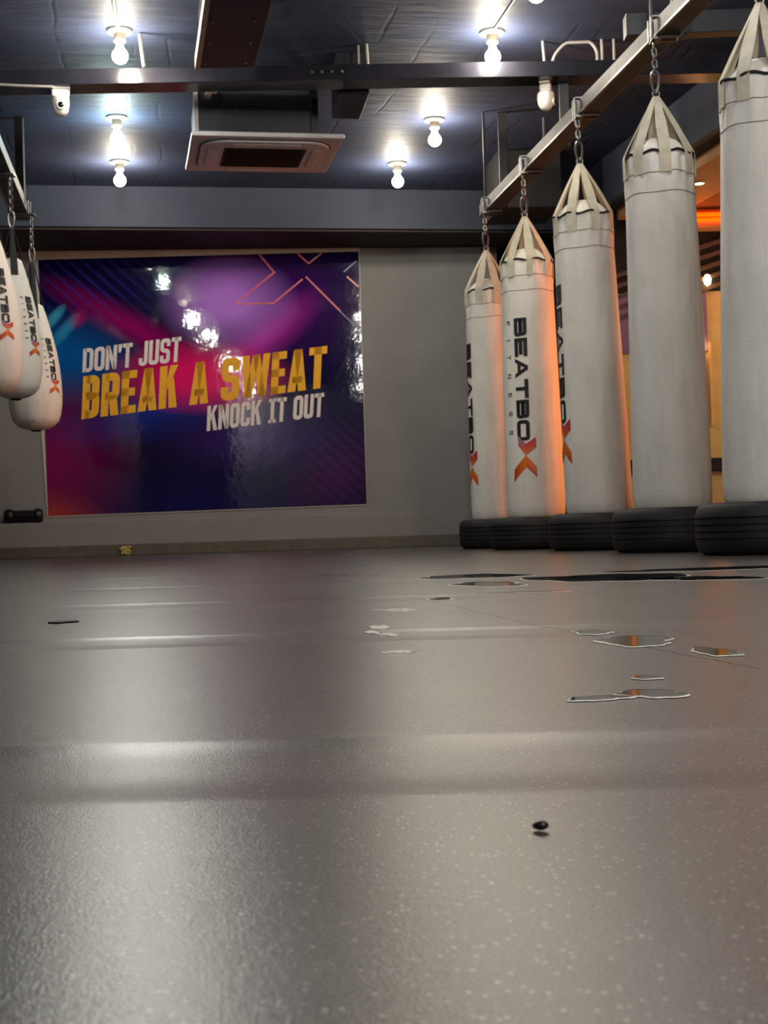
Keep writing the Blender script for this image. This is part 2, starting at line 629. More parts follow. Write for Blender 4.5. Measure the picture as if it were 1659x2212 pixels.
M = {
    'floor': floor_material(),
    'ceiling': ceiling_material(),
    'poster': poster_material(),
    'cover': canvas_material(),
    'logo': logo_material(),
    'wall': simple('grey_wall_paint', (138, 137, 137), 0.7, var=0.06, scale=2.5, bump=0.0006, bscale=45),
    'skirting': simple('dark_skirting', (92, 88, 76), 0.5, var=0.15),
    'bulkhead': simple('slate_paint', (52, 58, 76), 0.7, var=0.08, scale=2.0, bump=0.001, bscale=8),
    'soffit': simple('brown_soffit', (44, 36, 35), 0.8, var=0.15, scale=3),
    'board': simple('white_backing_board', (200, 195, 184), 0.6, var=0.04),
    'ink_y': print_ink('yellow_ink', (250, 182, 14), (120, 80, 25)),
    'ink_w': print_ink('white_ink', (236, 226, 222), (120, 110, 140)),
    'ink_o': simple('orange_line_ink', (222, 98, 92), 0.3),
    'ink_b': simple('blue_line_ink', (70, 84, 130), 0.3),
    'ink_k': simple('black_print', (16, 17, 20), 0.5),
    'strap': simple('cream_webbing', (212, 206, 184), 0.7, var=0.10, scale=20, bump=0.0006, bscale=300),
    'cord': simple('black_cord', (10, 10, 12), 0.7),
    'seam': simple('grey_stitching', (150, 147, 138), 0.8),
    'webbing': simple('black_webbing', (14, 15, 20), 0.7),
    'steel': simple('galvanised_steel', (120, 119, 117), 0.38, 0.85, var=0.2, scale=60),
    'rail': simple('dull_steel_rail', (66, 66, 68), 0.55, 0.25, var=0.30, scale=7, bump=0.0008, bscale=30),
    'dark': simple('navy_black_paint', (24, 26, 36), 0.45, var=0.2),
    'beam': simple('gloss_black_paint', (34, 34, 42), 0.22, var=0.25, scale=5, bump=0.0015, bscale=12),
    'duct': simple('maroon_black_duct', (38, 31, 34), 0.45, var=0.2, scale=3),
    'rubber': simple('black_rubber', (17, 17, 19), 0.62, var=0.2, bump=0.0006, bscale=150),
    'white': simple('white_plastic', (226, 224, 214), 0.35, var=0.03),
    'panel': simple('ivory_plastic', (198, 198, 204), 0.4, var=0.04),
    'grille': simple('dark_grille', (30, 28, 28), 0.6),
    'black': simple('black_plastic', (12, 12, 14), 0.35),
    'lens': simple('dark_lens_glass', (10, 12, 14), 0.08),
    'porcelain': simple('cream_porcelain', (214, 204, 182), 0.3, var=0.03),
    'cable': simple('grey_cable', (176, 170, 164), 0.5),
    'yellow': simple('yellow_tape', (205, 190, 110), 0.6),
    'chip': simple('dark_red_chip', (44, 20, 22), 0.6),
    'rim': simple('pale_water_stain', (222, 217, 206), 0.6, var=0.2, scale=120),
    'tan': simple('tan_plaster', (190, 140, 92), 0.7, var=0.05),
    'amber': simple('amber_wall_paint', (226, 186, 120), 0.7, var=0.05),
    'mauve': simple('mauve_wall_paint', (138, 104, 138), 0.7, var=0.05),
    'slat': simple('brown_slat', (84, 62, 52), 0.5, var=0.15),
    'night': simple('charcoal_paint', (26, 23, 24), 0.7),
    'bulb': glow('lit_bulb_glass', (255, 243, 222), BULB_STRENGTH),
    'bulb_c': glow('cool_lit_bulb_glass', (222, 250, 244), BULB_STRENGTH),
    'neon': glow('orange_neon', (255, 66, 0), 2.6),
    'warm': glow('warm_lit_lamp', (255, 214, 140), 14.0),
}

# water standing on the floor
t_ = NT('still_water')
t_.p(Base_Color=lin(30, 27, 25), Roughness=0.03)
M['water'] = t_.m

# ------------------------------------------------------------------ the setting
H = 2.96
ROOM = rad(10.5)                       # the room is turned this much against the view


def wall_y(x):
    return 12.38 + 0.0988 * x


struct(obj('floor', add_box(B(), (-5.2, -3.0, -0.12), (4.8, 13.6, 0.0)), M['floor'], smooth=False))
struct(obj('ceiling', add_box(B(), (-5.2, -3.0, H), (4.8, 13.6, H + 0.12)), M['ceiling'], smooth=False))
struct(obj('wall_back', add_prism(B(), [(-5.2, wall_y(-5.2)), (1.06, wall_y(1.06)), (1.06, wall_y(1.06) + 0.2), (-5.2, wall_y(-5.2) + 0.2)], 0, H), M['wall'], smooth=False))
struct(obj('wall_left', add_box(B(), (-5.2, -3.0, 0), (-5.05, 11.85, H)), M['wall'], smooth=False))
struct(obj('wall_front', add_box(B(), (-5.05, -3.0, 0), (4.65, -2.85, H)), M['wall'], smooth=False))
struct(obj('wall_right', add_box(B(), (4.65, -3.0, 0), (4.8, 13.6, H)), M['tan'], smooth=False))


struct(obj('shadow_blocker', add_box(B(), (-1.7, -1.45, 0), (-0.012, -1.05, H)), M['wall'], smooth=False))  # unseen block added to cast the dark band along the floor


def wall_strip(name, x0, x1, out0, out1, z0, z1, mat, bev=0.0):
    bm = add_prism(B(), [(x0, wall_y(x0) - out1), (x1, wall_y(x1) - out1), (x1, wall_y(x1) - out0), (x0, wall_y(x0) - out0)], z0, z1)
    return struct(obj(name, bm, mat, smooth=False, bevel=bev))


wall_strip('trim_1', -5.05, 1.04, 0.0, 0.14, 0.09, 0.298, M['wall'], 0.006)
wall_strip('baseboard_back', -5.05, 1.04, 0.0, 0.15, 0.0, 0.09, M['skirting'], 0.004)
# the deep bulkhead in front of the wall, square to the rails
bh = [(-5.05, 10.80), (1.55, 11.95), (1.40, 12.80), (-5.05, 12.20)]
struct(obj('trim_2', add_prism(B(), bh, 2.635, H), M['bulkhead'], smooth=False))
struct(obj('trim_3', add_prism(B(), [(-5.05, 10.83), (1.54, 11.98), (1.40, 12.70), (-5.05, 12.0)], 2.615, 2.635), M['soffit'], smooth=False))


# right-hand bulkhead along the passage, parallel to the bag rail
def pas_x(y):
    return 2.164 - 0.190 * (y - 8.832)


struct(obj('trim_4', add_prism(B(), [(pas_x(-2.8), -2.8), (pas_x(12.0), 12.0), (pas_x(12.0) + 0.16, 12.0), (pas_x(-2.8) + 0.16, -2.8)], 2.60, H), M['bulkhead'], smooth=False))
struct(obj('trim_5', add_prism(B(), [(pas_x(-2.8) + 0.16, -2.8), (pas_x(11.1) + 0.16, 11.1), (pas_x(11.1) + 0.60, 11.1), (pas_x(-2.8) + 0.60, -2.8)], 2.52, 2.66), M['tan'], smooth=False))
# end of the passage
struct(obj('wall_passage', add_box(B(), (1.70, 11.35, 0.0), (4.65, 11.50, 1.98)), M['amber'], smooth=False))
struct(obj('trim_6', add_box(B(), (2.20, 11.02, 2.43), (4.65, 11.20, H)), M['tan'], smooth=False))
struct(obj('trim_7', add_box(B(), (1.70, 11.36, 1.98), (4.65, 11.50, H)), M['night'], smooth=False))
struct(obj('wall_recess', add_box(B(), (1.06, 13.0, 0.0), (1.72, 13.12, H)), M['night'], smooth=False))
struct(obj('wall_recess_side', add_box(B(), (1.66, 11.50, 0.0), (1.72, 13.0, H)), M['night'], smooth=False))

# steel cross beam under the ceiling
bm = add_prism(B(), [(-5.05, 7.91), (2.64, 8.21), (2.635, 8.39), (-5.055, 8.09)], 2.725, 2.815)
BEAM = struct(obj('ceiling_beam', bm, M['beam'], smooth=False, bevel=0.004))
# short cross arm from the passage bulkhead to the rail
bm = add_prism(B(), [(1.26, 6.94), (2.48, 6.90), (2.48, 6.99), (1.26, 7.03)], 2.53, 2.64)
struct(obj('ceiling_beam_short', bm, M['dark'], smooth=False, bevel=0.003))


# ------------------------------------------------------------------ bag rails
def rail(name, label, x_far, y_far, z_far, x_near, y_near, z_near, posts, off=0.085):
    root = thing(name, label, 'rail', (0, 0, 0))
    a, b = Vector((x_far, y_far, z_far)), Vector((x_near, y_near, z_near))
    d = (b - a).normalized()
    s = Vector((d.y, -d.x, 0)).normalized()
    if s.x < 0:
        s = -s
    u = s.cross(d)
    if u.z < 0:
        u = -u
    w, h = 0.055, 0.077

    def beam(lo, hi, s0, s1, u0, u1):
        bm = B()
        vs = []
        for p in (a + d * lo, a + d * hi):
            vs.append([bm.verts.new(p + s * i + u * j) for i, j in ((s0, u0), (s1, u0), (s1, u1), (s0, u1))])
        for k in range(4):
            bm.faces.new((vs[0][k], vs[0][(k + 1) % 4], vs[1][(k + 1) % 4], vs[1][k]))
        bm.faces.new(vs[0][::-1])
        bm.faces.new(vs[1])
        return bm

    L = (b - a).length
    obj('channel', beam(0, L, -w, w, -h, 0), M['rail'], root, False, 0.004)
    obj('flange', beam(0, L, -w - 0.006, -w + 0.012, -h - 0.004, -h + 0.006), M['steel'], root, False)
    for q, mat, top, bar in posts:
        p = a + d * q
        bm = B()
        add_box(bm, (-0.028, -0.02, 0), (0.028, 0.02, top - p.z + 0.06), Matrix.Translation((p.x + s.x * off, p.y + 0.02, p.z - 0.06)))
        pst = obj('hanger_post', bm, mat, root, False, 0.003)
        if bar:
            bm = B()
            add_tube(bm, [(p.x - s.x * 0.045, p.y - 0.01, bar), (p.x - s.x * 0.045, p.y - 0.01, p.z - 0.02)], 0.009)
            add_box(bm, (-0.050, -0.030, 0.0), (0.090, 0.005, 0.006), Matrix.Translation((p.x, p.y, p.z + 0.001)))
            obj('threaded_bar', bm, M['rail'], pst)
    return root


rail('hanging_rail', 'long steel rail slanting over the right row of white bags', 0.772, 9.75, 2.358, 1.648, 5.00, 2.494,
     [(0.14, M['dark'], H, H), (1.50, M['dark'], 2.725, 2.52), (3.22, M['dark'], H, H)])
rail('hanging_rail', 'steel rail over the white teardrop bags at the left edge', -2.440, 9.80, 2.434, -1.740, 5.00, 2.580,
     [(0.40, M['webbing'], H, 0)], 0.03)


# ------------------------------------------------------------------ chain hardware shared by all bags
def add_chain(bm, z0, z1, link=0.042, wire=0.0056):
    n = max(2, round((z1 - z0) / (link - 2.6 * wire)))
    step = (z1 - z0) / n
    for i in range(n):
        zc = z0 + step * (i + 0.5)
        hl, hw = step / 2 + wire * 1.1, link * 0.30
        pts = []
        for k in range(14):
            a = 2 * PI * k / 14
            x, z = hw * math.cos(a), math.sin(a) * hw
            z += (hl - hw) * (1 if z > 0 else -1)
            pts.append((x * 0.8, 0, zc + z) if i % 2 else (0.25 * x, x * 0.9, zc + z))
        add_tube(bm, pts, wire, 7, True)
    return bm


def hardware(root, z_ring, z_rail, dx=0.0):
    """carabiner from z_ring up, chain to the rail, strap clamp round the rail"""
    hz = 0.105
    pts = []
    for k in range(20):
        a = 2 * PI * k / 20
        w = 0.013 + 0.010 * (0.5 + 0.5 * math.sin(a))
        pts.append((w * math.cos(a), 0.0, z_ring + hz / 2 + hz / 2 * math.sin(a)))
    obj('carabiner', add_tube(B(), pts, 0.0075, 8, True), M['steel'], root)
    obj('chain', add_chain(B(), z_ring + hz - 0.008, z_rail - 0.03), M['steel'], root)
    bm = B()
    for s in (-0.030, 0.030):
        add_box(bm, (dx - 0.069, s - 0.009, z_rail - 0.010), (dx - 0.062, s + 0.009, z_rail + 0.090))
        add_box(bm, (dx + 0.062, s - 0.009, z_rail - 0.010), (dx + 0.069, s + 0.009, z_rail + 0.090))
        add_box(bm, (dx - 0.069, s - 0.009, z_rail - 0.012), (dx + 0.069, s + 0.009, z_rail - 0.006))
        add_box(bm, (dx - 0.069, s - 0.009, z_rail + 0.084), (dx + 0.069, s + 0.009, z_rail + 0.090))
    add_tube(bm, [(-0.004, 0, z_rail - 0.010), (0, 0, z_rail - 0.045)], 0.008)
    add_box(bm, (-0.014, -0.040, z_rail - 0.018), (0.030, 0.040, z_rail - 0.010))
    obj('rail_clamp', bm, M['steel'], root, False)


def on_bag(bm, polys, rfun, theta_of, z_of, lift=0.0016, cuts=6, colors=None):
    """print polygons (x along the line, y up the letters) on a bag's skin"""
    layer = bm.loops.layers.float_color.new('print') if colors else None
    for i, poly in enumerate(polys):
        vs = [bm.verts.new((v.x, v.y, 0)) for v in poly]
        try:
            f = bm.faces.new(vs)
        except ValueError:
            continue
        if colors:
            for lp, c in zip(f.loops, colors[i]):
                lp[layer] = c
    ys = [v.co.y for v in bm.verts]
    xs = [v.co.x for v in bm.verts]
    lo, hi = min(ys), max(ys)
    for k in range(1, cuts):
        bmesh.ops.bisect_plane(bm, geom=bm.verts[:] + bm.edges[:] + bm.faces[:], plane_co=(0, lo + (hi - lo) * k / cuts, 0), plane_no=(0, 1, 0))
    lo, hi = min(xs), max(xs)
    for k in range(1, 24):
        bmesh.ops.bisect_plane(bm, geom=bm.verts[:] + bm.edges[:] + bm.faces[:], plane_co=(lo + (hi - lo) * k / 24, 0, 0), plane_no=(1, 0, 0))
    for v in bm.verts:
        z = z_of(v.co.x)
        r = rfun(z) + lift
        th = theta_of(v.co.y, r, z)
        v.co = (r * math.sin(th), -r * math.cos(th), z)
    return bm


def cross_mark(x0, L, w, cy):
    """the two chevrons of the printed cross; x down the bag, y across (0 at letter mid height)"""
    k = L / 570.0
    kw = w / 283.0
    P = lambda x, y: Vector((x0 + (y - 1540) * k, cy + (x - 236) * kw))
    quads = [[P(165, 1540), P(260, 1650), P(260, 1790), P(170, 1670)], [P(375, 1570), P(378, 1690), P(260, 1790), P(260, 1650)],
             [P(260, 1790), P(260, 1935), P(97, 2110), P(105, 1960)], [P(260, 1790), P(375, 1930), P(378, 2065), P(260, 1935)]]
    bl, red, org, dr = lin(110, 165, 205), lin(196, 30, 52), lin(238, 128, 22), lin(176, 36, 24)
    cols = [[bl, red, org, red], [red, red, org, red], [org, org, dr, dr], [org, org, dr, lin(215, 84, 20)]]
    return quads, cols


TXT_W = {'B': 1.56, 'E': 1.56, 'A': 1.64, 'T': 1.60, 'O': 1.72}


def bag_print(parent, rfun, z_top, length, cap, theta0, small=True):
    """wide lettering running down the bag, small spaced lettering beside it, cross mark at the end"""
    quads, w = layout('BEATBO', TXT_W, 0.30, 0.13, 0.16)
    s = length * 0.752 / w
    k = cap
    bm = on_bag(B(), [[Vector((v.x * s, (v.y - 0.5) * k)) for v in q] for q in quads], rfun, lambda y, r, z: theta0 + y / r, lambda x: z_top - x)
    obj('lettering', bm, M['ink_k'], parent, False)
    if small:
        q2, w2 = layout('FITNESS', {c: 0.95 for c in 'FTNES'} | {'I': 0.22}, 0.20, 3.05, 0.2)
        ks = cap * 0.40
        s2 = length * 0.70 / w2
        off = -cap * 0.5 - cap * 0.38 - ks
        bm = on_bag(B(), [[Vector((v.x * s2 + length * 0.012, off + v.y * ks)) for v in q] for q in q2], rfun, lambda y, r, z: theta0 + y / r, lambda x: z_top - x, cuts=3)
        obj('lettering', bm, M['ink_k'], parent, False)
    quads, cols = cross_mark(length * 0.718, length * 0.282, cap * 1.85, 0.0)
    bm = on_bag(B(), quads, rfun, lambda y, r, z: theta0 + y / r, lambda x: z_top - x, 0.0026, 8, cols)
    obj('logo', bm, M['logo'], parent, False)


# ------------------------------------------------------------------ long white heavy bags
def interp(tab, z):
    if z <= tab[0][1]:
        return tab[0][0]
    for (r0, z0), (r1, z1) in zip(tab, tab[1:]):
        if z <= z1:
            return r0 + (r1 - r0) * (z - z0) / (z1 - z0)
    return tab[-1][0]


def heavy_bag(label, base, apex, shoulder, z_rail, theta=None, spin=0.0, seed=0):
    bx, by = base
    ax, ay, az = apex
    root = thing('heavy_bag', label, 'punching bag', (bx, by, 0), group='white heavy bags on the right rail')
    ux, uy = (ax - bx) / az, (ay - by) / az
    root.rotation_euler = (-math.atan(uy), math.atan(ux), 0)
    zs = shoulder
    R = [(0.176, 0.20), (0.179, 0.32), (0.176, 0.60), (0.170, 1.00), (0.164, 1.35), (0.159, zs - 0.19), (0.157, zs - 0.09), (0.155, zs - 0.01)]
    rb = lambda z: interp(R, z)
    rnd = random.Random(seed)
    ph = [rnd.uniform(0, 6.28) for _ in range(4)]

    def wob(a, z):
        k = max(0.0, 1 - abs(z - (zs - 0.05)) / 0.17)
        return k * (0.0062 * math.sin(9 * a + ph[0] + 14 * z) + 0.0040 * math.sin(17 * a + ph[1] - 20 * z)) + 0.0012 * math.sin(3 * a + ph[2] + 3 * z)

    prof = [(0.0, 0.172), (0.10, 0.172), (0.140, 0.177), (0.164, 0.190), (0.176, 0.212)]
    z = 0.26
    while z < zs - 0.02:
        prof.append((rb(z), z))
        z += 0.035
    prof += [(0.155, zs - 0.012), (0.151, zs + 0.002), (0.140, zs + 0.016), (0.118, zs + 0.040), (0.090, zs + 0.066), (0.060, zs + 0.082), (0.030, zs + 0.086), (0.0, zs + 0.086)]
    cover = obj('cover', add_lathe(B(), prof, 72, wob=wob), M['cover'], root)
    for dz in (0.095, 0.185):
        pts = []
        for i in range(72):
            a = 2 * PI * i / 72
            r = rb(zs - dz) + wob(a, zs - dz) + 0.0004
            pts.append((r * math.sin(a), -r * math.cos(a), zs - dz + 0.003 * math.sin(5 * a)))
        obj('stitching', add_tube(B(), pts, 0.0022, 5, True), M['seam'], cover)
    # black drawcord threaded round the shoulder, arching between the straps
    pts = []
    for i in range(128):
        a = 2 * PI * i / 128
        k = math.cos(8 * (a + spin)) * -1
        r = 0.1555 + 0.002 * k + max(0, wob(a, zs))
        pts.append((r * math.sin(a), -r * math.cos(a), zs - 0.002 + 0.006 * k))
    obj('drawcord', add_tube(B(), pts, 0.0060, 6, True), M['cord'], root)
    # eight webbing straps gathered at the ring
    for i in range(8):
        a = spin + PI / 8 * 0 + 2 * PI * i / 8
        rad_v = Vector((math.sin(a), -math.cos(a), 0))
        side = Vector((math.cos(a), math.sin(a), 0))
        path, nrm, wid = [], [], []
        zt = az - 0.012
        for k in range(9):
            q = k / 8
            r = 0.010 + (0.158 - 0.010) * q + 0.020 * math.sin(PI * q) * (0.25 if i % 2 else 0.1)
            zz = zt + (zs + 0.012 - zt) * q
            path.append(rad_v * r + Vector((0, 0, zz)))
            nrm.append((rad_v * (zt - zs) + Vector((0, 0, 0.15))).normalized())
            wid.append(0.022 + 0.030 * min(1, q * 1.8))
        for q in (0.2, 0.5, 1.0):
            zz = zs + 0.012 - 0.112 * q
            path.append(rad_v * (rb(min(zz, zs - 0.01)) + 0.0055 - 0.004 * q) + Vector((0, 0, zz)))
            nrm.append(rad_v)
            wid.append(0.052)
        obj('strap', add_ribbon(B(), path, [side] * len(path), nrm, wid, 0.0035), M['strap'], root, True)
    bm = B()
    pts = [(0.016 * math.cos(2 * PI * k / 14), 0, az + 0.004 + 0.016 * math.sin(2 * PI * k / 14)) for k in range(14)]
    add_tube(bm, pts, 0.005, 7, True)
    obj('ring', bm, M['steel'], root)
    hardware(root, az + 0.006, z_rail, 0.050)
    if theta is not None:
        bag_print(cover, rb, 1.415 * az / 2.075, 0.985, 0.082, theta)
    return root


heavy_bag('white heavy bag nearest the camera, cut by the right edge of the photo', (1.487, 5.47), (1.511, 5.47, 2.137), 1.815, 2.404, None, 0.10, 1)
heavy_bag('plain white heavy bag without lettering, beside the bag at the photo edge', (1.333, 6.53), (1.312, 6.53, 2.107), 1.812, 2.373, None, -0.02, 2)
heavy_bag('middle white heavy bag, right side glowing orange, lettering wrapped round its left edge', (1.160, 7.63), (1.110, 7.63, 2.090), 1.790, 2.342, rad(-78), 0.26, 3)
heavy_bag('white heavy bag with its whole black lettering and orange cross facing the camera', (0.930, 8.68), (0.915, 8.68, 2.044), 1.748, 2.312, rad(-25), 0.06, 4)
heavy_bag('farthest white heavy bag of the right row, standing out against bare grey wall', (0.778, 9.61), (0.745, 9.61, 2.028), 1.733, 2.285, rad(-73), 0.32, 5)


# ------------------------------------------------------------------ tyres under the heavy bags
def tire(label, x, y, rot, R=0.287, h=0.200):
    root = thing('tire', label, 'tire', (x, y, 0), (0, 0, rot), 'old tyres under the right row of bags')
    tread = [(R - 0.030, 0.004), (R - 0.018, 0.012), (R - 0.008, 0.024)]
    for zc in (0.062, 0.088, 0.114, 0.140):
        tread += [(R - 0.001, zc - 0.006), (R - 0.001, zc - 0.0035), (R - 0.009, zc - 0.003), (R - 0.009, zc + 0.003), (R - 0.001, zc + 0.0035), (R - 0.001, zc + 0.006)]
    tread += [(R - 0.008, h - 0.024), (R - 0.018, h - 0.012), (R - 0.030, h - 0.004)]
    inner = [(R - 0.040, h - 0.012), (R - 0.030, h * 0.5), (R - 0.040, 0.012)]
    obj('tread', add_lathe(B(), tread + inner, 72, closed=True), M['rubber'], root)
    for s in (1, -1):
        z = lambda v: h - v if s == 1 else v
        prof = [(R - 0.0295, z(0.0035)), (R - 0.050, z(0.0)), (R - 0.068, z(0.002)), (R - 0.072, z(0.006)), (R - 0.076, z(0.012)), (R - 0.084, z(0.020)), (R - 0.080, z(0.030)), (R - 0.068, z(0.020)), (R - 0.041, z(0.013))]
        obj('sidewall', add_lathe(B(), prof, 72, closed=True), M['rubber'], root)
    return root


tire('black tyre nearest the camera, cut by the right edge of the photo', 1.487, 5.47, 0.2)
tire('black tyre under the plain bag, beside the nearest tyre', 1.328, 6.50, 0.9, 0.287)
tire('black tyre in the middle of the row, under the bag glowing orange', 1.157, 7.60, 1.6, 0.282, 0.196)
tire('black tyre under the bag whose whole lettering faces the camera', 0.925, 8.65, 2.2, 0.287, 0.194)
tire('farthest black tyre, at the left end of the row by the back wall', 0.776, 9.60, 2.9, 0.275, 0.196)


# ------------------------------------------------------------------ teardrop bags at the left edge
def teardrop_bag(label, x, y, z_bot, z_rail, rmax, theta, z_text, t_len):
    root = thing('teardrop_bag', label, 'punching bag', (x, y, 0), group='white teardrop bags on the left rail')
    k = rmax / 0.18
    tab = [(0.0, 0.0), (0.050, 0.003), (0.092, 0.014), (0.124, 0.032), (0.152, 0.062), (0.168, 0.110), (0.178, 0.180), (0.180, 0.250), (0.176, 0.330), (0.165, 0.430), (0.148, 0.530), (0.127, 0.620),
           (0.104, 0.710), (0.082, 0.790), (0.064, 0.842), (0.040, 0.858), (0.0, 0.860)]
    P = [(r * k, z + z_bot) for r, z in tab]
    fine = []
    for (r0, z0), (r1, z1) in zip(P, P[1:]):
        fine += [(r0, z0), ((r0 + r1) / 2, (z0 + z1) / 2)]
    fine.append(P[-1])
    cover = obj('cover', add_lathe(B(), fine, 56, wob=lambda a, z: 0.0015 * math.sin(4 * a + 9 * z)), M['cover'], root)
    rb = lambda z: interp(P, z) + 0.0016
    obj('base_cap', add_lathe(B(), [(0.0, z_bot - 0.008), (0.030, z_bot - 0.007), (0.038, z_bot + 0.004), (0.0, z_bot + 0.004)], 24), M['ink_k'], root)
    zr = z_rail - 0.34
    for i in range(4):
        a = 0.4 + PI / 2 * i
        rv, side = Vector((math.sin(a), -math.cos(a), 0)), Vector((math.cos(a), math.sin(a), 0))
        path, nrm, wid = [], [], []
        for j in range(6):
            q = j / 5
            path.append(rv * (0.008 + (0.072 * k - 0.008) * q) + Vector((0, 0, zr + (z_bot + 0.82 - zr) * q)))
            nrm.append(rv)
            wid.append(0.02 + 0.022 * q)
        path.append(rv * (0.094 * k) + Vector((0, 0, z_bot + 0.745)))
        nrm.append(rv)
        wid.append(0.042)
        obj('strap', add_ribbon(B(), path, [side] * 7, nrm, wid, 0.0035), M['webbing'], root)
    hardware(root, zr, z_rail, -0.075)
    bag_print(cover, rb, z_text, t_len, 0.048, theta)
    return root


teardrop_bag('white teardrop bag cut off by the left edge of the photo', -2.100, 7.70, 0.935, 2.420, 0.165, rad(44), 1.61, 0.40)
teardrop_bag('white teardrop bag between the other two at the left edge', -2.222, 8.65, 1.007, 2.390, 0.166, rad(60), 1.62, 0.37)
teardrop_bag('lowest and farthest white teardrop bag, overlapping the poster', -2.333, 9.60, 0.887, 2.363, 0.180, rad(58), 1.50, 0.38)

# ------------------------------------------------------------------ poster on the back wall
poster = thing('wall_poster', 'large purple slogan poster on the grey back wall', 'poster', (-1.5, wall_y(-1.5), 1.5))
BASE = Vector((-1.5, wall_y(-1.5), 1.5))
K_W = 12.22 / F_PX
QUAD = {'tl': (-2.884, 2.529), 'tr': (-0.152, 2.595), 'br': (-0.149, 0.368), 'bl': (-2.855, 0.365)}


def pp(px, py, out):
    """print layout: design units of the artwork (709 x 571) laid on the panel"""
    u, v = (px - 83.0) / 709.0, (1112.0 - py) / 571.0
    # the artwork's corners in its own units
    c = {'tl': ((83 - 83) / 709, (1112 - 565) / 571), 'tr': ((775 - 83) / 709, (1112 - 541) / 571), 'br': (1.0, (1112 - 1092) / 571), 'bl': ((105 - 83) / 709, 0.0)}
    x = A_X[0] + A_X[1] * u + A_X[2] * v
    z = A_Z[0] + A_Z[1] * u + A_Z[2] * v
    return Vector((x, wall_y(x) - out, z)) - BASE


def fit(vals):
    """least squares affine from artwork units to the wall"""
    pts = {'tl': (0.0, 547 / 571), 'tr': (692 / 709, 1.0), 'br': (1.0, 20 / 571), 'bl': (22 / 709, 0.0)}
    m = Matrix(((0, 0, 0), (0, 0, 0), (0, 0, 0)))
    r = Vector((0, 0, 0))
    for key, (u, v) in pts.items():
        a = Vector((1, u, v))
        for i in range(3):
            for j in range(3):
                m[i][j] += a[i] * a[j]
            r[i] += a[i] * vals[key]
    return m.inverted() @ r


A_X = fit({k: v[0] for k, v in QUAD.items()})
A_Z = fit({k: v[1] for k, v in QUAD.items()})


def poster_panel(name, corners, mat, out, thick):
    bm = B()
    f = [bm.verts.new(pp(x, y, out)) for x, y in corners]
    b = [bm.verts.new(pp(x, y, out - thick)) for x, y in corners]
    face = bm.faces.new(f)
    bm.faces.new(b[::-1])
    for i in range(4):
        bm.faces.new((f[i], b[i], b[(i + 1) % 4], f[(i + 1) % 4]))
    uv = bm.loops.layers.uv.new('UVMap')
    for fc in bm.faces:
        for lp in fc.loops:
            i = (f.index(lp.vert) if lp.vert in f else b.index(lp.vert))
            lp[uv].uv = ((corners[i][0] - 83) / 571, (1112 - corners[i][1]) / 571)
    return obj(name, bm, mat, poster, False)


poster_panel('backing_board', [(62, 547), (777, 533), (793, 1094), (103, 1114)], M['board'], 0.010, 0.0095)
poster_panel('print', [(83, 565), (775, 541), (792, 1092), (105, 1112)], M['poster'], 0.0125, 0.0025)


def flat(polys, out):
    bm = B()
    for p in polys:
        bm.faces.new([bm.verts.new(pp(v[0], v[1], out)) for v in p])
    return bm


def slogan(text, x0, y0, x1, y1, cap0, cap1, lean0, lean1, widths, t, gap, space, mat, label, slab=False):
    """one line: baseline from (x0,y0) to (x1,y1), cap height and lean at both ends"""
    quads, w = layout(text, widths, t, gap, 0.10, slab, 0.40, space)
    out = []
    for q in quads:
        row = []
        for v in q:
            s = v.x / w
            cap, lean = cap0 + (cap1 - cap0) * s, lean0 + (lean1 - lean0) * s
            row.append((x0 + (x1 - x0) * s + lean * v.y, y0 + (y1 - y0) * s - cap * v.y))
        out.append(row)
    o = obj('lettering', flat(out, 0.0135), mat, poster, False)
    o['label'] = label


slogan("DON'T JUST", 177, 806, 386, 782, 51, 54, 2, 3, {"'": 0.16, 'D': 0.47, 'O': 0.47, 'N': 0.50, 'T': 0.44, 'J': 0.40, 'U': 0.46, 'S': 0.46}, 0.165, 0.05, 0.26, M['ink_w'], 'pale worn lettering, top line')
slogan('BREAK A SWEAT', 175, 906, 702, 838, 92, 91, 4, 4, {'W': 0.70, 'A': 0.47, 'E': 0.37, 'B': 0.42, 'R': 0.44, 'K': 0.45, 'S': 0.46, 'T': 0.45}, 0.182, 0.048, 0.26, M['ink_y'], 'large yellow worn lettering')
slogan('KNOCK IT OUT', 443, 932, 696, 901, 54, 52, 2, 3, {'I': 0.36, 'K': 0.50, 'N': 0.50, 'O': 0.47, 'C': 0.45, 'T': 0.44, 'U': 0.46}, 0.17, 0.05, 0.30, M['ink_w'], 'pale lettering, bottom line', True)


def lines(paths, w):
    out = []
    for p in paths:
        for q in _stroke([Vector((a, b)) for a, b in p], w):
            out.append([(v.x, v.y) for v in q])
    return flat(out, 0.0135)


obj('outline_graphic', lines([[(557, 549), (590, 588), (504, 657), (588, 655), (652, 602)], [(641, 547), (665, 568), (694, 545)], [(659, 597), (735, 672)], [(749, 596), (775, 618)]], 3.6), M['ink_o'], poster, False)
obj('outline_graphic', lines([[(733, 671), (769, 705), (778, 703)], [(770, 562), (742, 586)]], 3.0), M['ink_b'], poster, False)
for px, py in ((283, 541), (345, 540), (583, 533)):
    p = pp(px, py, 0.010)
    obj('fixing', add_lathe(B(), [(0, -0.004), (0.011, -0.004), (0.013, 0.0), (0.0, 0.003)], 12, Matrix.Translation(p) @ Matrix.Rotation(rad(90), 4, 'X')), M['black'], poster)


